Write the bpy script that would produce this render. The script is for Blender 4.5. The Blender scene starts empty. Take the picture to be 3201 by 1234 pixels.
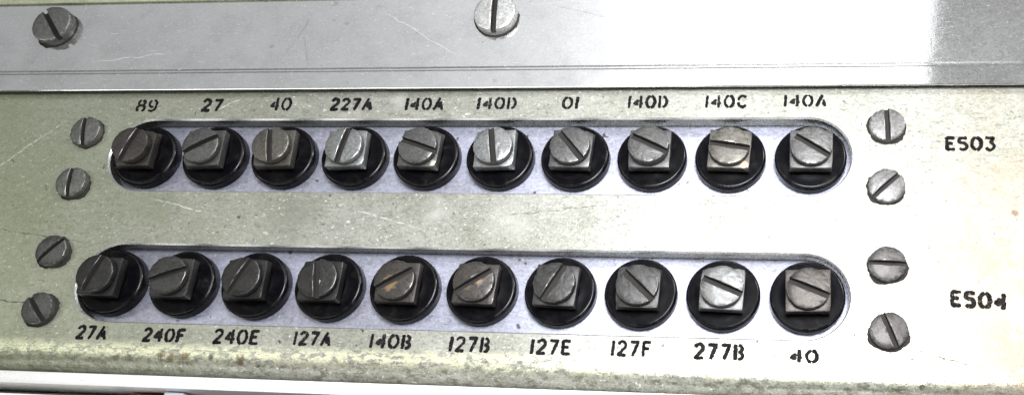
import bpy, bmesh, math, random
from mathutils import Vector, Matrix, noise

S = 0.001                       # everything below is written in millimetres
scn = bpy.context.scene
COL = scn.collection
rnd = random.Random(7)

# ------------------------------------------------------------------ camera
cam = bpy.data.cameras.new('camera')
cam_o = bpy.data.objects.new('camera', cam)
COL.objects.link(cam_o)
scn.camera = cam_o
RX = Vector((0.99334207, 0.0611678, -0.09762193))
RY = Vector((0.03171652, -0.95985537, -0.2786965))
RZ = Vector((-0.11075019, 0.27374473, -0.95540474))
m = Matrix((RX, -RY, -RZ)).transposed()
m = m.to_quaternion().normalized().to_matrix().to_4x4()
m.translation = Vector((59.921356, -64.29654, 129.361049)) * S
cam_o.matrix_world = m
cam.sensor_fit = 'HORIZONTAL'
cam.sensor_width = 36.0
cam.lens = 36.0 * 2549.788 / 3201
cam.shift_x = (1600.5 - 2149.851) / 3201
cam.shift_y = (1158.362 - 617.0) / 3201
cam.clip_start = 0.005
cam.clip_end = 20.0

# ------------------------------------------------------------------ world, lamps, exposure
w = bpy.data.worlds.new('World')
scn.world = w
w.use_nodes = True
bg = w.node_tree.nodes['Background']
bg.inputs[0].default_value = (0.93, 0.97, 1.0, 1)
bg.inputs[1].default_value = 0.10


def lamp(name, loc, target, sx, sy, power, color, ramp=None):
    l = bpy.data.lights.new(name, 'AREA')
    l.shape = 'RECTANGLE'
    l.size, l.size_y = sx * S, sy * S
    l.energy = power
    l.color = color
    o = bpy.data.objects.new(name, l)
    COL.objects.link(o)
    loc, target = Vector(loc) * S, Vector(target) * S
    z = (loc - target).normalized()
    x = Vector((1, 0, 0))
    x = (x - z * x.dot(z)).normalized()
    y = z.cross(x)
    mm = Matrix((x, y, z)).transposed().to_4x4()
    mm.translation = loc
    o.matrix_world = mm
    if ramp:
        l.use_nodes = True
        nt = l.node_tree
        em = nt.nodes['Emission']
        g = nt.nodes.new('ShaderNodeNewGeometry')
        sp = nt.nodes.new('ShaderNodeSeparateXYZ')
        r = nt.nodes.new('ShaderNodeValToRGB')
        r.color_ramp.elements[0].position = ramp[0][0]
        r.color_ramp.elements[0].color = (ramp[0][1],) * 3 + (1,)
        r.color_ramp.elements[1].position = ramp[-1][0]
        r.color_ramp.elements[1].color = (ramp[-1][1],) * 3 + (1,)
        for p, v in ramp[1:-1]:
            e = r.color_ramp.elements.new(p)
            e.color = (v, v, v, 1)
        nt.links.new(g.outputs['Parametric'], sp.inputs[0])
        nt.links.new(sp.outputs[0], r.inputs[0])
        nt.links.new(r.outputs[0], em.inputs['Strength'])
    return o


# a window above and behind the photographer (brightest towards its right frame)
lamp('window_light', (-242, 290, 400), (-242, 20, 0), 800, 250, 1.7, (0.97, 0.98, 1.0),
     [(0.0, 0.15), (0.448, 0.22), (0.66, 0.40), (0.80, 0.9), (0.86, 1.0), (1.0, 1.0)])
# small hard source up to the right: the one that throws the screws' shadows
lamp('key_light', (480, 400, 420), (20, 0, 0), 40, 40, 1.9, (1.0, 0.97, 0.92))
# broad fill lamp added in front of the right half: the left end falls off into grey
wl = lamp('right_fill_light', (74, 14, 185), (66, 0, 0), 90, 80, 0.31, (0.96, 0.97, 1.0))
wl.data.spread = math.radians(110)
# fill lamp added at the front left to glint in the lower edge and the rail
lamp('side_light', (-310, 38, 300), (-50, -30, 0), 300, 50, 0.25, (1.0, 1.0, 0.92))
# low strip lamp added to put glints on the slots' cut edges and collar rims
lamp('low_fill_light', (-170, -270, 175), (-50, 10, 0), 380, 50, 0.23, (1.0, 0.98, 0.95))

# small lamp added low on the right for a glint on the collars' rims
lamp('corner_light', (340, -200, 180), (20, 0, 0), 60, 60, 0.10, (1.0, 0.96, 0.92))

scn.render.engine = 'CYCLES'
scn.view_settings.view_transform = 'Standard'
scn.view_settings.look = 'None'
scn.view_settings.exposure = 0.0
scn.view_settings.gamma = 1.0
scn.view_settings.use_curve_mapping = False


# ------------------------------------------------------------------ materials
class NT:
    def __init__(self, name):
        self.m = bpy.data.materials.new(name)
        self.m.use_nodes = True
        self.t = self.m.node_tree
        self.b = self.t.nodes['Principled BSDF']
        tc = self.t.nodes.new('ShaderNodeTexCoord')
        mp = self.t.nodes.new('ShaderNodeMapping')
        mp.inputs['Scale'].default_value = (1000, 1000, 1000)
        self.t.links.new(tc.outputs['Object'], mp.inputs[0])
        self.co = mp.outputs[0]

    def put(self, sock, v):
        if isinstance(v, bpy.types.NodeSocket):
            self.t.links.new(v, sock)
        elif isinstance(v, (tuple, list)) and len(v) == 3 and len(sock.default_value) == 4:
            sock.default_value = (*v, 1)
        else:
            sock.default_value = v

    def shift(self, off, scale=(1, 1, 1), rot=(0, 0, 0)):
        mp = self.t.nodes.new('ShaderNodeMapping')
        mp.inputs['Location'].default_value = off
        mp.inputs['Scale'].default_value = scale
        mp.inputs['Rotation'].default_value = rot
        self.t.links.new(self.co, mp.inputs[0])
        return mp.outputs[0]

    def noise(self, scale, detail=3, rough=0.6, co=None, dist=0.0):
        n = self.t.nodes.new('ShaderNodeTexNoise')
        n.inputs['Scale'].default_value = scale
        n.inputs['Detail'].default_value = detail
        n.inputs['Roughness'].default_value = rough
        n.inputs['Distortion'].default_value = dist
        self.t.links.new(co or self.co, n.inputs['Vector'])
        return n.outputs[0]

    def ramp(self, f, a, b, va=0.0, vb=1.0):
        n = self.t.nodes.new('ShaderNodeMapRange')
        n.inputs['From Min'].default_value = a
        n.inputs['From Max'].default_value = b
        n.inputs['To Min'].default_value = va
        n.inputs['To Max'].default_value = vb
        n.clamp = True
        self.put(n.inputs['Value'], f)
        return n.outputs[0]

    def math(self, op, a, b=0.0, c=None):
        n = self.t.nodes.new('ShaderNodeMath')
        n.operation = op
        self.put(n.inputs[0], a)
        self.put(n.inputs[1], b)
        if c is not None:
            self.put(n.inputs[2], c)
        return n.outputs[0]

    def mix(self, f, a, b, blend='MIX'):
        n = self.t.nodes.new('ShaderNodeMix')
        n.data_type = 'RGBA'
        n.blend_type = blend
        self.put(n.inputs[0], f)
        self.put(n.inputs[6], a)
        self.put(n.inputs[7], b)
        return n.outputs[2]

    def dist(self, p):
        n = self.t.nodes.new('ShaderNodeVectorMath')
        n.operation = 'DISTANCE'
        self.t.links.new(self.co, n.inputs[0])
        n.inputs[1].default_value = p
        return n.outputs['Value']

    def line(self, p0, p1, wd):
        """mask of a thin wobbly scratch between two points (mm)"""
        a, b = Vector(p0), Vector(p1)
        d = (b - a).normalized()
        L = (b - a).length
        sub = self.t.nodes.new('ShaderNodeVectorMath')
        sub.operation = 'SUBTRACT'
        self.t.links.new(self.co, sub.inputs[0])
        sub.inputs[1].default_value = (a.x, a.y, 0)
        outs = []
        for v in ((d.x, d.y, 0), (-d.y, d.x, 0)):
            dt = self.t.nodes.new('ShaderNodeVectorMath')
            dt.operation = 'DOT_PRODUCT'
            self.t.links.new(sub.outputs[0], dt.inputs[0])
            dt.inputs[1].default_value = v
            outs.append(dt.outputs['Value'])
        wob = self.math('MULTIPLY', self.math('SUBTRACT', self.noise(0.35, 2, 0.5), 0.5), 1.2)
        perp = self.math('ABSOLUTE', self.math('ADD', outs[1], wob))
        m = self.ramp(perp, wd, wd * 0.4)
        m = self.math('MULTIPLY', m, self.math('MULTIPLY', self.ramp(outs[0], 0, L * 0.2), self.ramp(outs[0], L, L * 0.8)))
        return self.math('MULTIPLY', m, self.ramp(self.noise(0.9, 2, 0.5), 0.38, 0.55, 0.1, 0.85))

    def axis(self, i):
        n = self.t.nodes.new('ShaderNodeSeparateXYZ')
        self.t.links.new(self.co, n.inputs[0])
        return n.outputs[i]

    def bump(self, h, strength, dist):
        n = self.t.nodes.new('ShaderNodeBump')
        n.inputs['Strength'].default_value = strength
        n.inputs['Distance'].default_value = dist * S
        self.put(n.inputs['Height'], h)
        self.put(self.b.inputs['Normal'], n.outputs[0])
        return n.outputs[0]

    def set(self, **k):
        for a, v in k.items():
            self.put(self.b.inputs[a.replace('_', ' ')], v)


def sheet_metal(name, base, tint2, metallic, rough, grain=0.35, stains=None, pits=0.5, bump=0.5, sharp=None, mottle=0.3, flecks=0.35):
    """weathered plated sheet: fine grain, cloudy tint, scratches, pits"""
    n = NT(name)
    g1 = n.noise(2.3, 4, 0.7)
    g2 = n.noise(0.9, 3, 0.6, n.shift((31, 7, 3), (1, 2.2, 1)))
    cl = n.noise(0.045, 4, 0.55, n.shift((5, 90, 0)))
    cl2 = n.noise(0.16, 4, 0.6, n.shift((55, 10, 0)), 0.6)
    col = n.mix(n.ramp(cl, 0.35, 0.65), base, tint2)
    col = n.mix(n.ramp(cl2, 0.5, 0.75, 0, 0.35), col, tuple(c * 0.72 for c in base))
    gr = n.math('ADD', n.ramp(g1, 0.3, 0.7, 1 - grain, 1 + grain * 0.7), n.ramp(g2, 0.3, 0.7, -grain * 0.4, grain * 0.4))
    grc = n.t.nodes.new('ShaderNodeCombineColor')
    for i in range(3):
        n.t.links.new(gr, grc.inputs[i])
    col = n.mix(1.0, col, grc.outputs[0], 'MULTIPLY')
    mo = n.noise(0.75, 5, 0.72, n.shift((21, 3, 40), (1, 1.25, 1)), 0.8)
    col = n.mix(n.ramp(mo, 0.54, 0.66, 0, mottle), col, tuple(c * 0.45 for c in base))
    col = n.mix(n.ramp(mo, 0.44, 0.34, 0, mottle), col, tuple(min(0.95, c * 1.6) for c in base))
    fl = n.noise(1.55, 3, 0.6, n.shift((61, 33, 12), (1, 1.5, 1), (0, 0, 0.3)), 0.6)
    col = n.mix(n.ramp(fl, 0.645, 0.675, 0, flecks), col, (0.93, 0.93, 0.86))
    col = n.mix(n.ramp(fl, 0.355, 0.325, 0, flecks), col, tuple(c * 0.25 for c in base))
    # scratches, two directions
    sc1 = n.noise(1.0, 2, 0.5, n.shift((3, 3, 0), (0.3, 3.2, 1), (0, 0, 0.10)), 1.0)
    sc2 = n.noise(1.0, 2, 0.5, n.shift((13, 43, 0), (0.35, 3.8, 1), (0, 0, -0.75)), 0.3)
    s1 = n.ramp(sc1, 0.675, 0.71)
    s2 = n.ramp(sc2, 0.70, 0.735)
    sc = n.math('MULTIPLY', n.math('MAXIMUM', s1, s2), n.ramp(n.noise(0.07, 3, 0.6, n.shift((44, 5, 2))), 0.42, 0.6, 0.1, 1))
    col = n.mix(n.math('MULTIPLY', sc, 0.7), col, (0.12, 0.115, 0.10))
    sc3 = n.ramp(n.noise(1.0, 2, 0.5, n.shift((71, 3, 0), (0.3, 3.0, 1), (0, 0, 0.5)), 0.3), 0.715, 0.75)
    col = n.mix(n.math('MULTIPLY', sc3, 0.5), col, (0.85, 0.85, 0.82))
    # dark pits
    pn = n.noise(0.55, 2, 0.5, n.shift((9, 77, 0)), 0.4)
    pm = n.ramp(pn, 0.76 - 0.05 * pits, 0.79 - 0.05 * pits)
    col = n.mix(n.math('MULTIPLY', pm, 0.85), col, (0.06, 0.05, 0.045))
    if stains:
        col = stains(n, col)
    rg = n.math('ADD', n.ramp(g1, 0.3, 0.7, -0.07, 0.09), rough)
    if stains is panel_stains:      # the rolled edge is smoother, to catch its highlight
        rg = n.math('SUBTRACT', rg, n.ramp(n.axis(1), -24.6, -26.4, 0, 0.16))
    n.set(Base_Color=col, Metallic=metallic, Roughness=rg)
    h = n.math('ADD', n.math('MULTIPLY', g1, 0.7), n.math('MULTIPLY', mo, 1.6))
    h = n.math('SUBTRACT', h, n.math('MULTIPLY', n.math('ADD', sc, pm), 0.5))
    bn = n.bump(h, bump, 0.05)
    if sharp:
        gl = n.t.nodes.new('ShaderNodeBsdfGlossy')
        gl.inputs['Roughness'].default_value = sharp[1]
        gl.inputs['Color'].default_value = (0.9, 0.9, 0.9, 1)
        b2 = n.t.nodes.new('ShaderNodeBump')
        b2.inputs['Strength'].default_value = 0.06
        b2.inputs['Distance'].default_value = 0.05 * S
        n.put(b2.inputs['Height'], h)
        n.t.links.new(b2.outputs[0], gl.inputs['Normal'])
        mx = n.t.nodes.new('ShaderNodeMixShader')
        n.put(mx.inputs[0], n.ramp(cl2, 0.3, 0.7, sharp[0] * 1.15, sharp[0] * 0.85))
        n.t.links.new(n.b.outputs[0], mx.inputs[1])
        n.t.links.new(gl.outputs[0], mx.inputs[2])
        out = n.t.nodes['Material Output']
        n.t.links.new(mx.outputs[0], out.inputs['Surface'])
    return n.m


def panel_stains(n, col):
    y, x = n.axis(1), n.axis(0)
    # highlight painted as a pale band, and rust freckles, along the rolled lower edge
    band = n.math('MULTIPLY', n.ramp(y, -26.2, -28.2), n.ramp(x, 15, -15, 0.15, 1))
    hilite = n.math('MULTIPLY', n.ramp(y, -24.5, -26.2), n.ramp(y, -29.2, -27.8))
    hilite = n.math('MULTIPLY', hilite, n.ramp(n.noise(0.8, 4, 0.7, n.shift((7, 1, 3), (0.8, 1.3, 1))), 0.44, 0.52))
    col = n.mix(n.math('MULTIPLY', hilite, 0.85), col, (0.80, 0.80, 0.58))
    rn = n.noise(0.35, 4, 0.65, n.shift((17, 5, 9)), 0.5)
    rust = n.math('MULTIPLY', n.ramp(rn, 0.60, 0.70), band)
    col = n.mix(n.math('MULTIPLY', rust, 0.75), col, (0.11, 0.065, 0.03))
    dk = n.math('MULTIPLY', n.ramp(n.noise(0.9, 4, 0.7, n.shift((1, 55, 9), (0.6, 1, 1))), 0.5, 0.62), n.ramp(y, -27.0, -29.0))
    col = n.mix(n.math('MULTIPLY', dk, 0.75), col, (0.12, 0.12, 0.075))
    for p, r, c in STAINS:
        d = n.math('ADD', n.dist(p), n.math('MULTIPLY', n.noise(0.9, 3, 0.7, n.shift((p[0], 2, 1))), 2.6 * r))
        k = n.ramp(d, 2.3 * r, 1.7 * r)
        col = n.mix(n.math('MULTIPLY', k, 0.8), col, c)
    for p, r, c in SMUDGES:
        d = n.math('ADD', n.dist(p), n.math('MULTIPLY', n.noise(0.4, 4, 0.65, n.shift((p[0], 2, 1))), 2.0 * r))
        col = n.mix(n.ramp(d, 2.2 * r, 1.0 * r, 0, 0.55), col, c)
    # warm ageing of the plating towards the right-hand end
    wm = n.math('MULTIPLY', n.math('MULTIPLY', n.ramp(x, 80, 96), n.ramp(y, 16, -4, 0.25, 1)), n.ramp(n.noise(0.09, 3, 0.6, n.shift((2, 8, 0))), 0.35, 0.6))
    col = n.mix(n.math('MULTIPLY', wm, 0.85), col, (0.37, 0.275, 0.18))
    gw = n.ramp(x, -25, -100)
    col = n.mix(n.math('MULTIPLY', gw, 0.55), col, (0.29, 0.335, 0.19))
    for p0, p1, wd, c in SCRATCH:
        col = n.mix(n.line(p0, p1, wd), col, c)
    return col


def plate_stains(n, col):
    sm = n.noise(1.0, 3, 0.55, n.shift((8, 2, 0), (0.16, 0.035, 1), (0, 0, 0.2)), 0.8)
    col = n.mix(n.ramp(sm, 0.58, 0.72, 0, 0.2), col, (0.34, 0.36, 0.34))
    for p, r, c in PLATE_STAINS:
        d = n.math('ADD', n.dist(p), n.math('MULTIPLY', n.noise(0.9, 3, 0.7, n.shift((p[0], 2, 1))), 2.6 * r))
        k = n.ramp(d, 2.3 * r, 1.7 * r)
        col = n.mix(n.math('MULTIPLY', k, 0.85), col, c)
    for p0, p1, wd, c in PLATE_SCRATCH:
        col = n.mix(n.line(p0, p1, wd), col, c)
    return col


BRN = (0.12, 0.06, 0.025)
DRK = (0.05, 0.045, 0.04)
PALE = (0.62, 0.62, 0.57)
SMUDGES = [((-3, 1.0, 0), 3.0, PALE), ((11, -0.5, 0), 4.5, PALE), ((2.5, 25.0, 0), 1.5, PALE), ((-14, 24.6, 0), 2.0, PALE), ((40, 1, 0), 6, PALE), ((-58, 2, 0), 5, (0.26, 0.27, 0.20)), ((-30, 0, 0), 5, (0.27, 0.27, 0.24)), ((-87, -26, 0), 4, (0.5, 0.5, 0.4))]
STAINS = [((-50.0, -27.2, 0), 0.9, BRN), ((-48.0, -27.8, 0), 1.1, BRN), ((-45.5, -27.9, 0), 1.3, BRN), ((-40.3, -27.4, 0), 0.6, DRK),
          ((-34.7, -28.0, -0.2), 1.2, BRN), ((-31.2, -28.8, -0.3), 0.5, DRK), ((-58.5, -28.0, 0), 0.8, (0.16, 0.14, 0.08)),
          ((-36.5, -22.0, 0), 0.4, (0.25, 0.2, 0.1)), ((98.5, 2.4, 0), 0.8, (0.06, 0.03, 0.015)), ((0.5, 1.0, 0), 0.3, DRK),
          ((-24.0, 4.5, 0), 0.3, DRK), ((81.3, -24.0, 0), 0.45, DRK), ((10.6, 25.2, 0), 0.2, DRK), ((15.5, 23.6, 0), 0.22, DRK)]
LT = (0.8, 0.8, 0.76)
SCRATCH = [((-60, 3.5), (-47, 0.5), 0.16, LT), ((-52, 22.4), (-46, 25.6), 0.2, LT), ((-20, 2), (-4, -2.5), 0.14, LT), ((8, 0.5), (30, 3.2), 0.12, DRK),
           ((-96, 9), (-82, 21), 0.14, LT), ((-92, -3), (-70, -6), 0.12, DRK), ((80, -22), (94, -25.5), 0.14, DRK), ((-92, -17.5), (-71, -18.6), 0.2, DRK)]
PLATE_SCRATCH = [((-38.6, 33.5), (-33.8, 44.5), 0.16, DRK), ((-33, 31.5), (-35, 38), 0.12, DRK), ((-47, 47), (-45.5, 33), 0.5, (0.30, 0.34, 0.32)),
                 ((-80, 33), (-62, 35), 0.14, LT), ((-20, 44), (-2, 33), 0.12, LT), ((14, 45), (27, 41), 0.14, DRK), ((30, 34), (52, 32.6), 0.12, DRK), ((-70, 28.6), (-40, 28.3), 0.2, (0.25, 0.25, 0.25)), ((5, 28.4), (45, 28.2), 0.18, (0.25, 0.25, 0.25))]
PLATE_STAINS = [((-41.5, 36.1, 1.4), 0.5, DRK), ((-29.6, 42.0, 1.4), 0.35, DRK), ((-26.8, 41.2, 1.4), 0.55, (0.1, 0.06, 0.05)),
                ((-64, 36.5, 1.4), 0.2, DRK), ((53, 35.5, 1.4), 0.3, DRK), ((82.5, 31.6, 1.4), 0.25, DRK)]

M_PANEL = sheet_metal('olive_grey_plating', (0.32, 0.325, 0.272), (0.45, 0.45, 0.405), 0.55, 0.45, 0.26, panel_stains, 0.6, 0.85, None, 0.5, 0.75)
M_PLATE = sheet_metal('grey_plating', (0.26, 0.255, 0.255), (0.32, 0.325, 0.315), 0.45, 0.38, 0.2, plate_stains, 0.5, 0.5, (0.5, 0.055), 0.32, 0.4)
M_BOARD = sheet_metal('lavender_grey_plating', (0.355, 0.36, 0.43), (0.47, 0.485, 0.60), 0.4, 0.42, 0.26, None, 1.0, 0.5, None, 0.55, 0.4)
M_RAIL = sheet_metal('white_lacquered_metal', (0.93, 0.93, 0.91), (0.95, 0.95, 0.93), 0.1, 0.4, 0.05, None, 0.4, 0.2, None, 0.06, 0.15)
M_BAR = sheet_metal('dull_steel', (0.20, 0.21, 0.19), (0.26, 0.27, 0.25), 0.6, 0.5, 0.25, None, 0.4, 0.4)
M_GREEN = sheet_metal('pale_green_plating', (0.50, 0.53, 0.36), (0.56, 0.58, 0.42), 0.4, 0.5, 0.2, None, 0.4, 0.4)


def screw_metal(name, base, metallic=0.75, rough=0.42, chip=None, grime=0.5):
    n = NT(name)
    off = (rnd.uniform(0, 90), rnd.uniform(0, 90), rnd.uniform(0, 90))
    g = n.noise(2.6, 4, 0.7, n.shift(off))
    b = n.noise(0.45, 4, 0.6, n.shift((off[1], off[2], off[0])), 0.5)
    col = n.mix(n.ramp(g, 0.32, 0.68), tuple(c * 0.62 for c in base), tuple(min(1, c * 1.3) for c in base))
    col = n.mix(n.ramp(b, 0.48, 0.68, 0, grime), col, (base[0] * 0.38, base[1] * 0.34, base[2] * 0.29))
    sc = n.ramp(n.noise(1.0, 2, 0.5, n.shift(off, (0.5, 5.0, 1), (0, 0, rnd.uniform(0, 3))), 0.2), 0.66, 0.72)
    col = n.mix(n.math('MULTIPLY', sc, 0.5), col, tuple(min(1, c * 1.7) for c in base))
    if chip:
        for (px, py, pz), r, c in chip:
            d = n.math('ADD', n.dist((px, py, pz)), n.math('MULTIPLY', n.noise(1.6, 3, 0.7, n.shift(off)), 1.8 * r))
            col = n.mix(n.ramp(d, 1.9 * r, 1.5 * r), col, c)
    n.set(Base_Color=col, Metallic=metallic, Roughness=n.math('ADD', n.ramp(g, 0.3, 0.7, -0.08, 0.10), rough))
    n.bump(n.math('SUBTRACT', n.math('ADD', g, n.math('MULTIPLY', b, 1.2)), n.math('MULTIPLY', sc, 0.3)), 0.5, 0.06)
    return n.m


def plain(name, col, rough=0.5, metallic=0.0, amp=0.25):
    n = NT(name)
    g = n.noise(1.1, 4, 0.65)
    n.set(Base_Color=n.mix(n.ramp(g, 0.3, 0.7), tuple(c * (1 - amp) for c in col), tuple(min(1, c * (1 + amp)) for c in col)),
          Roughness=rough, Metallic=metallic)
    n.bump(g, 0.3, 0.05)
    return n.m


def bakelite(name='black_bakelite', spec=0.03, r0=0.3):
    n = NT(name)
    g = n.noise(1.2, 4, 0.7)
    oi = n.t.nodes.new('ShaderNodeObjectInfo')
    va = n.t.nodes.new('ShaderNodeVectorMath')
    va.operation = 'ADD'
    sc_ = n.math('MULTIPLY', oi.outputs['Random'], 97.0)
    cb = n.t.nodes.new('ShaderNodeCombineXYZ')
    for i in range(3):
        n.t.links.new(sc_, cb.inputs[i])
    n.t.links.new(n.co, va.inputs[0])
    n.t.links.new(cb.outputs[0], va.inputs[1])
    d = n.noise(0.34, 5, 0.65, va.outputs[0], 0.7)
    g = n.noise(1.3, 4, 0.7, va.outputs[0])
    col = n.mix(n.ramp(d, 0.45, 0.6), (0.003, 0.003, 0.0042), (0.007, 0.0065, 0.007))
    col = n.mix(n.math('MULTIPLY', n.ramp(d, 0.60, 0.70), n.ramp(g, 0.4, 0.6)), col, (0.022, 0.02, 0.019))
    n.set(Base_Color=col, Roughness=n.ramp(d, 0.35, 0.65, r0, r0 + 0.22), Specular_IOR_Level=spec)
    n.bump(g, 0.25, 0.05)
    return n.m


M_BLACK = bakelite()
M_RIM = bakelite('polished_bakelite_rim', 0.32, 0.16)
M_DIRT_SHADE = plain('dirt_and_slot_shade', (0.022, 0.020, 0.018), 0.85)  # dirt round the screws, and painted shade inside their slots
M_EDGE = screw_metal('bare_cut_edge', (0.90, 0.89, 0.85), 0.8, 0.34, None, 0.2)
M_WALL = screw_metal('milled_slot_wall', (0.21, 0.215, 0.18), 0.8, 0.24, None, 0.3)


def stencil_ink():
    n = NT('black_stencil_ink')
    oi = n.t.nodes.new('ShaderNodeObjectInfo')
    g = n.noise(1.7, 4, 0.75)
    th = n.ramp(oi.outputs['Random'], 0, 1, 0.57, 0.70)
    k = n.ramp(n.math('SUBTRACT', g, th), 0.0, 0.10)
    fade = n.ramp(n.noise(0.5, 3, 0.6, n.shift((3, 9, 4))), 0.35, 0.7, 0.0, 0.05)
    col = n.mix(n.math('ADD', n.math('MULTIPLY', k, 0.75), fade), (0.007, 0.005, 0.007), (0.30, 0.295, 0.25))
    n.set(Base_Color=col, Roughness=0.7, Specular_IOR_Level=0.05)
    return n.m


M_INK = stencil_ink()


M_RED = plain('dark_red_resin', (0.10, 0.012, 0.008), 0.45)
M_TAG = plain('pale_blue_plastic', (0.62, 0.68, 0.78), 0.35, 0, 0.12)
M_WHITE = plain('white_plastic', (0.80, 0.78, 0.80), 0.4, 0, 0.06)
M_DARK = plain('dark_cavity_paint', (0.02, 0.018, 0.016), 0.7)


# ------------------------------------------------------------------ mesh helpers
def link(name, mesh, mat, parent=None, loc=(0, 0, 0), rotz=0.0):
    o = bpy.data.objects.new(name, mesh)
    COL.objects.link(o)
    if mat:
        mesh.materials.clear()
        mesh.materials.append(mat)
    if parent:
        o.parent = parent
    o.location = Vector(loc) * S
    o.rotation_euler = (0, 0, rotz)
    return o


def finish(bm, name, angle=35):
    bmesh.ops.recalc_face_normals(bm, faces=bm.faces)
    bmesh.ops.scale(bm, vec=(S, S, S), verts=bm.verts)
    me = bpy.data.meshes.new(name)
    bm.to_mesh(me)
    bm.free()
    for p in me.polygons:
        p.use_smooth = True
    me.set_sharp_from_angle(angle=math.radians(angle))
    return me


def tag(o, label, cat, group=None, kind=None):
    o['label'] = label
    o['category'] = cat
    if group:
        o['group'] = group
    if kind:
        o['kind'] = kind
    return o


def stadium(x0, x1, y0, y1, n=28):
    r = (y1 - y0) / 2
    cy = (y0 + y1) / 2
    pts = []
    for i in range(n + 1):
        a = -math.pi / 2 + math.pi * i / n
        pts.append((x1 - r + r * math.cos(a), cy + r * math.sin(a)))
    for i in range(n + 1):
        a = math.pi / 2 + math.pi * i / n
        pts.append((x0 + r + r * math.cos(a), cy + r * math.sin(a)))
    return pts


def plate_with_holes(name, outline, holes, thick, bevel, ztop):
    """flat plate, bevelled all round, its front face at ztop (a filled 2D curve turned into a mesh)"""
    cu = bpy.data.curves.new(name, 'CURVE')
    cu.dimensions = '2D'
    cu.fill_mode = 'BOTH'
    for pts in [outline] + holes:
        sp = cu.splines.new('POLY')
        sp.points.add(len(pts) - 1)
        for p, q in zip(sp.points, pts):
            p.co = (q[0], q[1], 0, 1)
        sp.use_cyclic_u = True
    cu.extrude = thick / 2 - bevel
    cu.bevel_depth = bevel
    cu.bevel_resolution = 0
    cu.offset = -bevel
    o = bpy.data.objects.new('tmp', cu)
    COL.objects.link(o)
    dg = bpy.context.evaluated_depsgraph_get()
    me = bpy.data.meshes.new_from_object(o.evaluated_get(dg))
    bm = bmesh.new()
    bm.from_mesh(me)
    bmesh.ops.remove_doubles(bm, verts=bm.verts, dist=0.002)
    bpy.data.objects.remove(o)
    bpy.data.curves.remove(cu)
    bmesh.ops.translate(bm, verts=bm.verts, vec=(0, 0, ztop - thick / 2))
    return bm


def box(bm, x0, x1, y0, y1, z0, z1, bev=0.0):
    r = bmesh.ops.create_cube(bm, size=1.0)
    vs = r['verts']
    bmesh.ops.scale(bm, vec=(x1 - x0, y1 - y0, z1 - z0), verts=vs)
    bmesh.ops.translate(bm, vec=((x0 + x1) / 2, (y0 + y1) / 2, (z0 + z1) / 2), verts=vs)
    if bev:
        es = list({e for v in vs for e in v.link_edges})
        bmesh.ops.bevel(bm, geom=es, offset=bev, segments=2, profile=0.5, affect='EDGES')


def lathe(bm, prof, n=64):
    rings = []
    for r, z in prof:
        if r < 1e-6:
            rings.append([bm.verts.new((0, 0, z))])
        else:
            rings.append([bm.verts.new((r * math.cos(2 * math.pi * i / n), r * math.sin(2 * math.pi * i / n), z)) for i in range(n)])
    for a, b in zip(rings, rings[1:]):
        for i in range(n):
            j = (i + 1) % n
            if len(a) == 1:
                bm.faces.new((a[0], b[i], b[j]))
            elif len(b) == 1:
                bm.faces.new((a[i], a[j], b[0]))
            else:
                bm.faces.new((a[i], a[j], b[j], b[i]))


def worn_edges(o, base):
    """corners rubbed back to brighter metal"""
    key = 'worn_%.2f' % base[0]
    mt = WORN.get(key)
    if not mt:
        mt = WORN[key] = screw_metal('worn_bright_metal', tuple(min(0.85, c * 1.5 + 0.06) for c in base), 0.8, 0.34, None, 0.6)
    o.data.materials.append(mt)
    k = len(o.data.materials) - 1
    for p in o.data.polygons:
        if 0.25 < p.normal.z < 0.90 and p.material_index == 0:
            p.material_index = k


WORN = {}


def shaded_slots(o, zf, ang, hw):  # slot floor and walls coloured dark, for shade as well as dirt
    o.data.materials.append(M_DIRT_SHADE)
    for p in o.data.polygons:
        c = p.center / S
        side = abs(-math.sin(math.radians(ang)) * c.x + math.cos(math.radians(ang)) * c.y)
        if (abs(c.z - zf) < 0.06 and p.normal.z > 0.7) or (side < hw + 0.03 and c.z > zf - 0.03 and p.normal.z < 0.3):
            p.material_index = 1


def dirt_ring(o, R, z, seed):
    """caked dirt round the seat of a screw, a ragged low fillet"""
    bm = bmesh.new()
    n = 110
    A, B = [], []
    for i in range(n):
        a = 2 * math.pi * i / n
        d = Vector((math.cos(a), math.sin(a), 0))
        k = noise.noise(d * 1.1 + Vector((seed * 1.7, 0, 0))) * 0.55 + noise.noise(d * 5 + Vector((seed, 3, 0))) * 0.2 + (0.30 if d.y < 0.2 else 0.10)
        A.append(bm.verts.new((*(d.xy * (R - 0.1)), z + 0.28)))
        B.append(bm.verts.new((*(d.xy * (R + max(0.02, k))), z)))
    for i in range(n):
        j = (i + 1) % n
        bm.faces.new((A[i], B[i], B[j], A[j]))
    link('dirt_ring', finish(bm, 'dirt_ring'), M_DIRT_SHADE, o)


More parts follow.
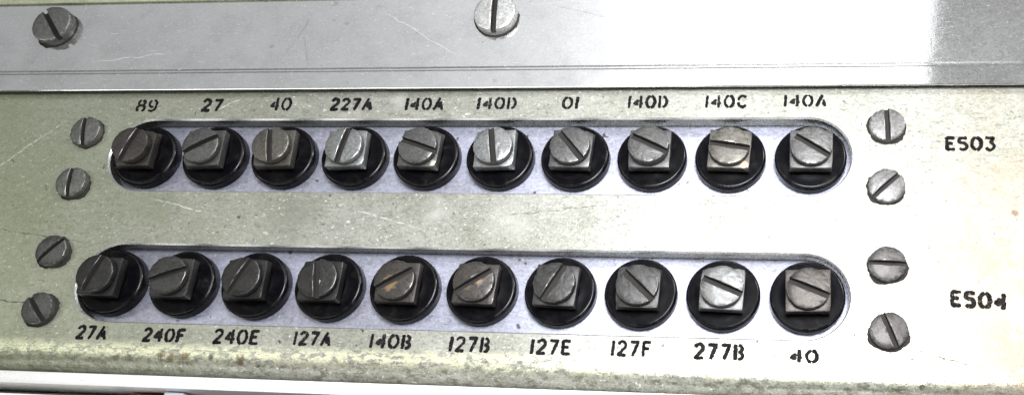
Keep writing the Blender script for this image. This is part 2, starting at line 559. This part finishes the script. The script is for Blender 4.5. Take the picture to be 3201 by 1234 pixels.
def slotted_head(R, zb, zt, slot_w, slot_d, dome, edge, angle, seed, rough=0.03):
    """round screw head with a real slot; angle in degrees"""
    bm = bmesh.new()
    r_ = random.Random(seed)
    zf = zt - slot_d
    lathe(bm, [(0, zb), (R * 0.9, zb), (R * 0.92, zb + 0.22), (R, zb + 0.34), (R, zf), (0, zf)] if zt - zb < 1.48 or zt > 5 else [(0, zb), (R * 0.995, zb), (R, zb + 0.1), (R, zf), (0, zf)], 56)
    hw = slot_w / 2
    a0 = math.asin(hw / R)
    off = Vector((r_.uniform(0, 50), r_.uniform(0, 50), 0))
    for sgn in (1, -1):
        tilt = r_.uniform(-0.075, 0.075)
        pts = []
        n = 30
        for i in range(n + 1):
            a = a0 + (math.pi - 2 * a0) * i / n
            pts.append(Vector((R * math.cos(a), R * math.sin(a))))
        for i in range(1, 14):
            t = i / 14
            pts.append(Vector((-R * math.cos(a0) + 2 * R * math.cos(a0) * t, hw)))
        cen = Vector((0, hw + (R - hw) * 0.42))

        def top(p):
            q = p.length / R
            return zt - dome * q * q + tilt * (p.y - R * .5)

        def ringverts(k, zfun, inset=0.0):
            out = []
            for p in pts:
                q = cen + (p - cen) * k
                if inset:
                    d = (q - cen)
                    q = cen + d * max(0, 1 - inset / d.length)
                jz = noise.noise(Vector((q.x * 1.3, q.y * 1.3, sgn * 3.1)) + off)
                jr = 1 + rough * noise.noise(Vector((q.x * 2.1, q.y * 2.1, 9 + sgn)) + off)
                out.append(bm.verts.new((q.x * jr, q.y * jr if k < 1 or p.y > hw * 1.01 else q.y, zfun(q) + 0.07 * jz)))
            return out
        rings = [ringverts(1, lambda q: zf - 0.02), ringverts(1, lambda q: top(q) - edge), ringverts(1, lambda q: top(q) - edge * 0.3, edge * 0.3),
                 ringverts(1, top, edge), ringverts(0.66, top), ringverts(0.33, top)]
        c = bm.verts.new((cen.x, cen.y, top(cen)))
        fs = []
        N = len(pts)
        for A, B in zip(rings, rings[1:]):
            for i in range(N):
                j = (i + 1) % N
                fs.append(bm.faces.new((A[i], A[j], B[j], B[i])))
        for i in range(N):
            fs.append(bm.faces.new((rings[-1][i], rings[-1][(i + 1) % N], c)))
        if sgn == -1:
            vs = list({v for f in fs for v in f.verts})
            bmesh.ops.rotate(bm, verts=vs, cent=(0, 0, 0), matrix=Matrix.Rotation(math.pi, 3, 'Z'))
    bmesh.ops.rotate(bm, verts=bm.verts, cent=(0, 0, 0), matrix=Matrix.Rotation(math.radians(angle), 3, 'Z'))
    return bm


# ------------------------------------------------------------------ setting behind everything
bm = bmesh.new()
box(bm, -170, 170, -70, 90, -34, -30)
o = link('chassis_wall', finish(bm, 'chassis_wall'), M_DARK)
tag(o, 'dark inside wall of the equipment behind the panels', 'wall', kind='structure')

# ------------------------------------------------------------------ front panel with its two slots and rolled lower edge
HX = 150
YB = -26.6
BR = 3.6
bm = plate_with_holes('front_panel', [(-HX, YB), (HX, YB), (HX, 33), (-HX, 33)],
                      [stadium(-71.0, 71.4, 5.25, 20.5), stadium(-70.3, 71.3, -21.25, -5.97)], 2.6, 0.27, 0.0)
# rolled edge: the sheet turns back under itself
NX = 150
prof = []
for i in range(15):
    a = math.radians(80) * (i / 14) ** 1.5
    if i == 0:
        prof.append((YB + 0.05, 0.0))
    else:
        st = 0.37
        prof.append((prof[-1][0] - st * math.cos(a), prof[-1][1] - st * math.sin(a)))
prof.append((prof[-1][0] - 0.25, prof[-1][1] - 2.2))
prof.append((prof[-1][0] + 1.6, prof[-1][1]))
prof.append((YB + 0.6, prof[-1][1]))
prof.append((YB + 0.6, -0.4))
prof.append((YB + 0.3, -0.02))
rows = []
for k in range(NX + 1):
    x = -HX + 2 * HX * k / NX
    jy = 0.10 * noise.noise(Vector((x * 0.13, 3, 0))) + 0.05 * noise.noise(Vector((x * 0.7, 8, 0)))
    rows.append([bm.verts.new((x, y + jy * min(1, max(0, (YB - y) / 1.5)), z)) for y, z in prof])
for A, B in zip(rows, rows[1:]):
    for i in range(len(prof)):
        j = (i + 1) % len(prof)
        bm.faces.new((A[i], A[j], B[j], B[i]))
bm.faces.new(rows[0])
bm.faces.new(list(reversed(rows[-1])))
pm = finish(bm, 'front_panel', 30)
panel = link('front_panel', pm, M_PANEL)
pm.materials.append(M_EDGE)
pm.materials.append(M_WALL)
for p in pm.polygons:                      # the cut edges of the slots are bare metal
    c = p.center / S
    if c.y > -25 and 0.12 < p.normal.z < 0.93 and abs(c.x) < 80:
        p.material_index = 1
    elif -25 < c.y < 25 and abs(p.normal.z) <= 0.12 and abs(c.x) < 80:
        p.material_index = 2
tag(panel, 'olive grey metal front panel with two long slots and black stencilled numbers', 'panel')

# ------------------------------------------------------------------ terminal boards behind the slots
for nm, y0, y1, lab in (('terminal_board', 1.2, 24.5, 'lavender grey board behind the upper slot under the row starting with 89'),
                        ('terminal_board', -25.2, -2.0, 'lavender grey board behind the lower slot in the row starting with 27A')):
    bm = bmesh.new()
    box(bm, -82, 82, y0, y1, -5.2, -2.62, 0.2)
    o = link(nm, finish(bm, nm), M_BOARD)
    tag(o, lab, 'board', 'boards behind the slots')

# ------------------------------------------------------------------ upper plate with its grooved lower lip
PZ = 1.35
py = 26.45
prof = [(py + 0.07, PZ), (py, PZ - 0.08), (py + 0.02, 1.02), (33, 1.02), (33.2, 0.06), (90, 0.06), (90, PZ), (31.2, PZ), (31.0, PZ - 0.03), (30.8, PZ - 0.10), (30.6, PZ - 0.11), (30.35, PZ - 0.07), (29.8, PZ - 0.02)]
bm = bmesh.new()
rows = []
for k in range(121):
    x = -HX + 2 * HX * k / 120
    jy = 0.05 * noise.noise(Vector((x * 0.25, 1, 7)))
    rows.append([bm.verts.new((x, y + (jy if y < 31.2 else 0), z)) for y, z in prof])
for A, B in zip(rows, rows[1:]):
    for i in range(len(prof)):
        j = (i + 1) % len(prof)
        bm.faces.new((A[i], A[j], B[j], B[i]))
bm.faces.new(rows[0])
bm.faces.new(list(reversed(rows[-1])))
o = link('upper_plate', finish(bm, 'upper_plate', 20), M_PLATE)
tag(o, 'plain grey metal plate across the top, overlapping the front panel', 'plate')

# strip of another sheet along the very top
bm = bmesh.new()
box(bm, -HX, HX, 47.0, 60, PZ + 0.02, PZ + 0.55, 0.15)
o = link('cover_strip', finish(bm, 'cover_strip'), M_GREEN)
tag(o, 'narrow pale green strip along the top left edge above the grey plate', 'strip')

# ------------------------------------------------------------------ what shows under the panel
bm = bmesh.new()
box(bm, -HX, HX, -33.45, -31.15, -9, -0.1, 0.22)
o = link('lower_rail', finish(bm, 'lower_rail'), M_RAIL)
tag(o, 'bright white metal rail running under the rolled edge of the panel', 'rail')

bm = bmesh.new()
box(bm, -HX, -52.2, -42.0, -33.9, -9.5, -5.0, 0.2)
o = link('steel_bar', finish(bm, 'steel_bar'), M_BAR)
tag(o, 'dull grey bar under the white rail at the lower left', 'bar')

bm = bmesh.new()
box(bm, -HX, -58.0, -39.5, -35.35, -3.8, 0.0, 0.25)
o = link('white_ledge', finish(bm, 'white_ledge'), M_RAIL)
tag(o, 'white ledge in the bottom left corner below the grey bar', 'ledge')

bm = bmesh.new()
box(bm, -57.2, -48.2, -42, -33.8, -8.5, -3.2, 0.4)
o = link('insulating_block', finish(bm, 'insulating_block'), M_RED)
tag(o, 'dark red block under the white rail next to the pale blue tab', 'block')

bm = bmesh.new()
lathe(bm, [(0, 0.0), (0.9, -0.05), (1.7, -0.35), (2.1, -0.9), (2.1, -2.6), (0, -2.6)], 40)
o = link('round_cap', finish(bm, 'round_cap'), M_WHITE, loc=(-53.4, -36.6, -0.6))
tag(o, 'white round cap on the dark red block at the bottom edge', 'cap')

bm = bmesh.new()
box(bm, -49.0, -45.3, -41, -33.7, -3.0, -1.8, 0.15)
o = link('plastic_tab', finish(bm, 'plastic_tab'), M_TAG)
tag(o, 'pale blue plastic tab hanging under the white rail', 'tab')

# ------------------------------------------------------------------ stencilled markings (painted strokes, parts of the panel)
def arc(cx, cy, rx, ry, a, b, n=10):
    return [(cx + rx * math.cos(math.radians(a + (b - a) * i / n)), cy + ry * math.sin(math.radians(a + (b - a) * i / n))) for i in range(n + 1)]


GL = {  # width, strokes in a unit-high cell
    '0': (0.72, [arc(0.36, 0.5, 0.32, 0.47, 100, 260), arc(0.36, 0.5, 0.32, 0.47, 80, -80)]),
    '1': (0.16, [[(0.10, 0.98), (0.07, 0.02)]]),
    '2': (0.66, [arc(0.34, 0.72, 0.26, 0.25, 165, -35) + [(0.30, 0.30), (0.06, 0.04)], [(0.04, 0.05), (0.62, 0.05)]]),
    '3': (0.66, [[(0.04, 0.94), (0.58, 0.94), (0.34, 0.58)], arc(0.30, 0.31, 0.29, 0.29, 80, -150)]),
    '4': (0.68, [[(0.36, 0.78), (0.04, 0.36), (0.36, 0.33)], [(0.30, 0.55), (0.16, 0.40)], [(0.52, 0.98), (0.52, 0.02)], [(0.52, 0.35), (0.68, 0.34)]]),
    'h': (0.70, [[(0.34, 0.64), (0.06, 0.36), (0.34, 0.30)], [(0.30, 0.5), (0.2, 0.38)], [(0.54, 0.98), (0.54, 0.02)], [(0.54, 0.36), (0.68, 0.36)]]),
    '5': (0.66, [[(0.60, 0.93), (0.28, 0.93)] + arc(0.26, 0.74, 0.20, 0.19, 100, 250, 6) + [(0.36, 0.54)] + arc(0.34, 0.29, 0.27, 0.26, 70, -140, 8)]),
    '7': (0.66, [[(0.06, 0.94), (0.64, 0.94)], [(0.58, 0.93), (0.24, 0.03)]]),
    '8': (0.66, [arc(0.32, 0.73, 0.22, 0.22, 110, 290), arc(0.36, 0.73, 0.22, 0.22, 75, -70), arc(0.31, 0.27, 0.26, 0.25, 100, 235), arc(0.37, 0.27, 0.26, 0.25, 70, -60)]),
    '9': (0.66, [arc(0.30, 0.66, 0.25, 0.28, 120, 290), arc(0.34, 0.62, 0.28, 0.34, 80, 0) + [(0.60, 0.45)] + arc(0.26, 0.40, 0.34, 0.36, 0, -80, 8) + [(0.08, 0.08)]]),
    'A': (0.74, [[(0.04, 0.02), (0.42, 0.98)], [(0.50, 0.66), (0.70, 0.02)], [(0.36, 0.28), (0.60, 0.27)], [(0.45, 0.48), (0.48, 0.3)]]),
    'a': (0.74, [[(0.04, 0.02), (0.42, 0.98)], [(0.54, 0.56), (0.66, 0.04)], [(0.46, 0.26), (0.62, 0.28)]]),
    'B': (0.62, [[(0.08, 0.98), (0.08, 0.02)], arc(0.30, 0.73, 0.24, 0.22, 85, -80, 8), arc(0.28, 0.27, 0.30, 0.24, 85, -85, 8)]),
    'C': (0.66, [arc(0.36, 0.5, 0.32, 0.46, 45, 165), arc(0.36, 0.5, 0.32, 0.46, 195, 315)]),
    'D': (0.66, [[(0.08, 0.98), (0.08, 0.02)], arc(0.24, 0.5, 0.38, 0.46, 70, -70)]),
    'E': (0.60, [[(0.08, 0.96), (0.08, 0.04)], [(0.1, 0.94), (0.58, 0.94)], [(0.1, 0.52), (0.46, 0.52)], [(0.1, 0.06), (0.60, 0.06)]]),
    'F': (0.58, [[(0.10, 0.96), (0.08, 0.02)], [(0.1, 0.94), (0.58, 0.94)], [(0.1, 0.52), (0.48, 0.52)]]),
}


def marking(text, cx, cy, wid, hei, label, rot=0.0, weight=0.17, seed=1):
    r_ = random.Random(seed)
    gap = 0.26
    tot = sum(GL[c][0] for c in text) + gap * (len(text) - 1)
    bm = bmesh.new()
    sx = wid / tot
    x = 0.0
    zk = 0.022
    for c in text:
        for st in GL[c][1]:
            pts = [Vector(((x + px) * sx, py * hei)) for px, py in st]
            # resample
            P = [pts[0]]
            for a, b in zip(pts, pts[1:]):
                nn = max(1, int((b - a).length / 0.16))
                for i in range(1, nn + 1):
                    P.append(a.lerp(b, i / nn))
            hw = weight * 2.5 * 0.5 * r_.uniform(0.88, 1.15)
            off = r_.uniform(0, 99)
            L, Rr = [], []
            n = len(P)
            ext = hw * 0.35
            P[0] = P[0] + (P[0] - P[1]).normalized() * ext
            P[-1] = P[-1] + (P[-1] - P[-2]).normalized() * ext
            for i, p in enumerate(P):
                d = (P[min(n - 1, i + 1)] - P[max(0, i - 1)]).normalized()
                nrm = Vector((-d.y, d.x))
                kl = 1 + 0.45 * noise.noise(Vector((i * 0.55, off, 0)))
                kr = 1 + 0.45 * noise.noise(Vector((i * 0.55, off, 5)))
                e = 0.72 if i in (0, n - 1) else 1.0
                L.append(bm.verts.new((*(p + nrm * hw * kl * e), zk)))
                Rr.append(bm.verts.new((*(p - nrm * hw * kr * e), zk)))
            for i in range(n - 1):
                bm.faces.new((L[i], Rr[i], Rr[i + 1], L[i + 1]))
            zk += 0.004
        x += GL[c][0] + gap
    bmesh.ops.translate(bm, verts=bm.verts, vec=(-wid / 2, -hei / 2, 0))
    bmesh.ops.rotate(bm, verts=bm.verts, cent=(0, 0, 0), matrix=Matrix.Rotation(math.radians(rot), 3, 'Z'))
    for f in bm.faces:
        if f.normal.z < 0:
            f.normal_flip()
    bmesh.ops.scale(bm, vec=(S, S, S), verts=bm.verts)
    me = bpy.data.meshes.new('stencil_marking')
    bm.to_mesh(me)
    bm.free()
    o = link('stencil_marking', me, M_INK, panel, (cx, cy, 0.0))
    o['label'] = label
    return o


MARKS = [('89', -66.07, 23.78, 4.28, 2.64), ('27', -52.15, 23.79, 4.20, 2.59), ('h0', -37.86, 23.97, 4.25, 2.78), ('227A', -23.37, 23.87, 8.26, 2.49),
         ('1h0A', -8.66, 23.85, 7.42, 2.56), ('1h0D', 5.57, 23.92, 7.42, 2.44), ('01', 19.75, 23.93, 2.90, 2.45), ('1h0D', 34.35, 24.06, 7.25, 2.55),
         ('1h0C', 48.84, 24.07, 7.49, 2.53), ('1h0a', 63.15, 24.15, 7.53, 2.33),
         ('27A', -64.54, -23.56, 5.83, 2.49), ('240F', -50.30, -23.66, 7.94, 2.44), ('240E', -36.35, -23.57, 8.51, 2.64), ('127A', -21.90, -23.50, 6.78, 2.44),
         ('1h0B', -7.46, -23.60, 7.31, 2.49), ('127B', 6.85, -23.73, 7.03, 2.62), ('127E', 21.18, -23.77, 6.80, 2.59), ('127F', 35.07, -23.62, 6.52, 2.64),
         ('277B', 49.90, -23.73, 8.19, 2.65), ('h0', 63.99, -24.07, 4.43, 2.12),
         ('E503', 91.77, 15.43, 8.30, 2.55), ('E50h', 92.11, -13.55, 8.73, 2.67)]
for i, (t, x, y, wd, h) in enumerate(MARKS):
    real = t.upper().replace('H', '4')
    where = 'above the upper slot' if i < 10 else 'below the lower slot' if i < 20 else 'at the right end of the panel'
    if t in ('1h0D',):
        where += ', left of 01' if x < 10 else ', left of 140C'
    marking(t, x, y, wd, h, 'black stencilled %s %s' % (real, where), rot=-3.0 if t == 'E50h' else 0.0,
            weight=0.29 if t == 'E50h' else 0.26 if t in ('277B', '227A', '27', 'E503') else 0.225 if i < 10 else 0.235, seed=100 + i)

# ------------------------------------------------------------------ terminal posts
ROW_Y = 13.217
PITCH = 14.3
BZ = -2.61
TONES = {
    'dark': (0.045, 0.044, 0.043), 'dim': (0.068, 0.067, 0.066), 'mid': (0.125, 0.124, 0.122), 'brown': (0.075, 0.068, 0.062),
    'olive': (0.13, 0.125, 0.109), 'bright': (0.27, 0.28, 0.277), 'worn': (0.165, 0.166, 0.165),
}
BRASS = (0.27, 0.185, 0.10)
POSTS = []  # row, index, tone, slot angle, lift, number text, extra label
R1 = [('brown', 72, 0, '89'), ('mid', 30, 0, '27'), ('olive', 100, 0, '40'), ('bright', 80, 0, '227A'), ('mid', 161, 0, '140A'), ('bright', 101, 0, '140D'),
      ('mid', 131, 0, '01'), ('mid', 154, 0.55, '140D'), ('olive', 171, 0, '140C'), ('mid', 147, 0, '140A')]
R2 = [('dark', 72, 0, '27A'), ('dim', 20, 0, '240F'), ('dark', 66, 0, '240E'), ('dark', 99, 0, '127A'), ('brown', 32, 0, '140B'), ('brown', 34.6, 0, '127B'),
      ('dim', 62, 0, '127E'), ('dim', 137, 0, '127F'), ('worn', 157, 0, '277B'), ('brown', 158, 0, '40')]
LOOK = {'dark': 'darkened', 'dim': 'dull grey', 'mid': 'grey', 'brown': 'brownish', 'olive': 'yellowish grey', 'bright': 'bright silver', 'worn': 'mottled silver'}
CHIPS = {(0, 1): [((0.9, -2.6, 4.6), 0.75, (0.55, 0.32, 0.16))], (1, 4): [((-0.6, -0.9, 6.0), 1.5, BRASS)],
         (1, 5): [((-0.9, -1.0, 6.0), 0.8, BRASS), ((0.9, 0.2, 6.0), 0.9, BRASS)], (1, 3): [((0.5, -0.9, 6.0), 0.6, (0.8, 0.74, 0.5))],
         (0, 8): [((2.8, -3.2, 4.6), 0.9, (0.45, 0.31, 0.19))], (0, 4): [((3.2, -3.0, 4.6), 0.7, (0.42, 0.35, 0.29))]}


def slot_word(a):
    a %= 180
    if 75 <= a <= 105:
        return 'upright slot'
    if a < 25 or a > 165:
        return 'nearly level slot'
    return 'slot rising to the right' if a < 90 else 'slot falling to the right'


insulator_proto = None
for row, (defs, sy) in enumerate(((R1, 1), (R2, -1))):
    for i, (tone, ang, lift, num) in enumerate(defs):
        seed = row * 40 + i
        r_ = random.Random(seed)
        x = (i - 4.5) * PITCH
        lift += r_.uniform(-0.12, 0.2)
        y = sy * ROW_Y
        root = bpy.data.objects.new('terminal_post', None)
        COL.objects.link(root)
        root.location = Vector((x, y, BZ)) * S
        root.empty_display_size = 0.005
        side = 'under' if row == 0 else 'above'
        extra = ''
        if row == 0 and i == 4:
            extra = ' next to 227A'
        if row == 0 and i == 9:
            extra = ' at slot end'
        if row == 0 and i == 5:
            extra = ' left of 01'
        if row == 0 and i == 7:
            extra = ' right of 01'
        if num == '40':
            extra = ' in upper slot' if row == 0 else ' in lower slot'
        tag(root, 'black terminal post, %s head, %s, %s %s%s' % (LOOK[tone], slot_word(ang), side, num, extra),
            'terminal', 'terminal posts in the two slots')
        # insulator: a round black collar with a rounded shoulder
        bm = bmesh.new()
        pr = [(0, 0.02), (6.30, 0.02), (6.38, 0.10), (6.40, 1.35)]
        for k in range(1, 9):
            a = math.radians(90) * k / 8
            pr.append((6.40 - 0.62 * (1 - math.cos(a)), 1.35 + 0.68 * math.sin(a)))
        pr += [(5.2, 2.05), (3.75, 2.10), (3.62, 2.2), (3.6, 3.0), (0, 3.02)]
        lathe(bm, pr, 72)
        o = link('insulator', finish(bm, 'insulator', 40), M_BLACK, root, (0, 0, 0), r_.uniform(0, 6))
        o.data.materials.append(M_RIM)
        for p in o.data.polygons:
            if p.normal.z < 0.97 and p.center.xy.length > 5.3 * S:
                p.material_index = 1
        mat = screw_metal('%s_screw_metal' % tone, TONES[tone], 0.7, 0.40 if tone == 'bright' else 0.46, CHIPS.get((row, i)), 0.45)
        # square clamping washer under the head
        bm = bmesh.new()
        s = 3.72
        box(bm, -s, s, -s, s, 3.03, 4.55, 0.14)
        bmesh.ops.subdivide_edges(bm, edges=[e for e in bm.edges if e.calc_length() > 2], cuts=6, use_grid_fill=True)
        off = Vector((seed * 3.3, 1, 2))
        for sx, sy2 in ((1, 1), (1, -1), (-1, 1), (-1, -1)):      # knocked corners
            k = r_.choice((0.0, 0.12, 0.2, 0.45))
            for v in bm.verts:
                d = (v.co.xy - Vector((sx * s, sy2 * s))).length
                if d < 1.4 and v.co.z > 3.6:
                    v.co.x -= sx * k * (1 - d / 1.4) * 0.8
                    v.co.y -= sy2 * k * (1 - d / 1.4) * 0.8
                    v.co.z -= k * (1 - d / 1.4) * 0.6
        for v in bm.verts:
            v.co.x += 0.05 * noise.noise(v.co * 0.9 + off)
            v.co.y += 0.05 * noise.noise(v.co * 0.9 + off + Vector((9, 9, 9)))
            if v.co.z > 4:
                v.co.z += 0.06 * noise.noise(v.co * 0.6 + off)
        o = link('square_washer', finish(bm, 'square_washer', 30), mat, root, (0, 0, 0), math.radians(r_.uniform(-2.6, 2.6)))
        worn_edges(o, TONES[tone])
        bm = slotted_head(3.62, 4.56 , 6.03 + lift, 1.05, 0.95, 0.26, 0.18, ang, seed + 5)
        o = link('slotted_screw', finish(bm, 'slotted_screw', 28), mat, root)
        shaded_slots(o, 6.03 + lift - 0.95, ang, 0.525)
        worn_edges(o, TONES[tone])

# ------------------------------------------------------------------ fixing screws
SCREWS = [('L', -76.9, 17.45, 99, 'dim2', 'upper screw of the pair left of the upper slot, shallow dull head'),
          ('L', -76.7, 6.35, 95, 'dim2', 'lower screw of the pair left of the upper slot, upright slot'),
          ('L', -76.5, -8.0, 49, 'dark2', 'dark screw left of the lower slot, slot rising to the right'),
          ('L', -75.9, -19.5, 131, 'dark2', 'dark screw left of the lower slot, slot falling to the right, beside 27A'),
          ('R', 77.5, 18.65, 93, 'pale', 'pale screw near E503 with an upright slot'),
          ('R', 77.4, 6.75, 45, 'pale', 'pale screw below E503 with slot rising to the right'),
          ('R', 77.4, -7.8, 178, 'grey', 'brownish grey screw above E504 with a level slot'),
          ('R', 77.6, -19.5, 112, 'grey', 'brownish grey screw beside and below E504 with steep slot')]
ST = {'dim2': (0.17, 0.17, 0.158), 'dark2': (0.10, 0.10, 0.096), 'pale': (0.20, 0.197, 0.195), 'grey': (0.085, 0.079, 0.077)}
for k, (sd, x, y, a, tn, lab) in enumerate(SCREWS):
    mat = screw_metal('%s_screw' % tn, ST[tn], 0.6, 0.45, None, 0.5)
    bm = slotted_head(3.12, 0.01, 1.5, 0.75, 0.85, 0.35, 0.22, a, 300 + k, 0.045)
    o = link('panel_screw', finish(bm, 'panel_screw', 28), mat, None, (x, y, 0.0))
    shaded_slots(o, 1.5 - 0.85, a, 0.375)
    worn_edges(o, ST[tn])
    dirt_ring(o, 3.12, 0.02, 700 + k)
    tag(o, lab, 'screw', 'screws fixing the terminal boards')

for k, (x, y, a, c, lab) in enumerate([(-89.4, 40.97, 128, (0.16, 0.16, 0.155), 'large dark screw in the top left corner of the grey plate'),
                                       (3.75, 41.95, 93.4, (0.55, 0.55, 0.54), 'large silver screw at the top middle of the grey plate')]):
    mat = screw_metal('plate_screw_metal', c, 0.6, 0.45, None, 0.35)
    bm = slotted_head(4.15, PZ + 0.01, PZ + 2.1, 0.95, 1.2, 0.3, 0.3, a, 500 + k, 0.03)
    o = link('plate_screw', finish(bm, 'plate_screw', 28), mat, None, (x, y, 0.0))
    shaded_slots(o, PZ + 2.1 - 1.2, a, 0.475)
    worn_edges(o, c)
    dirt_ring(o, 4.15, PZ + 0.02, 720 + k)
    tag(o, lab, 'screw', 'large screws in the upper plate')
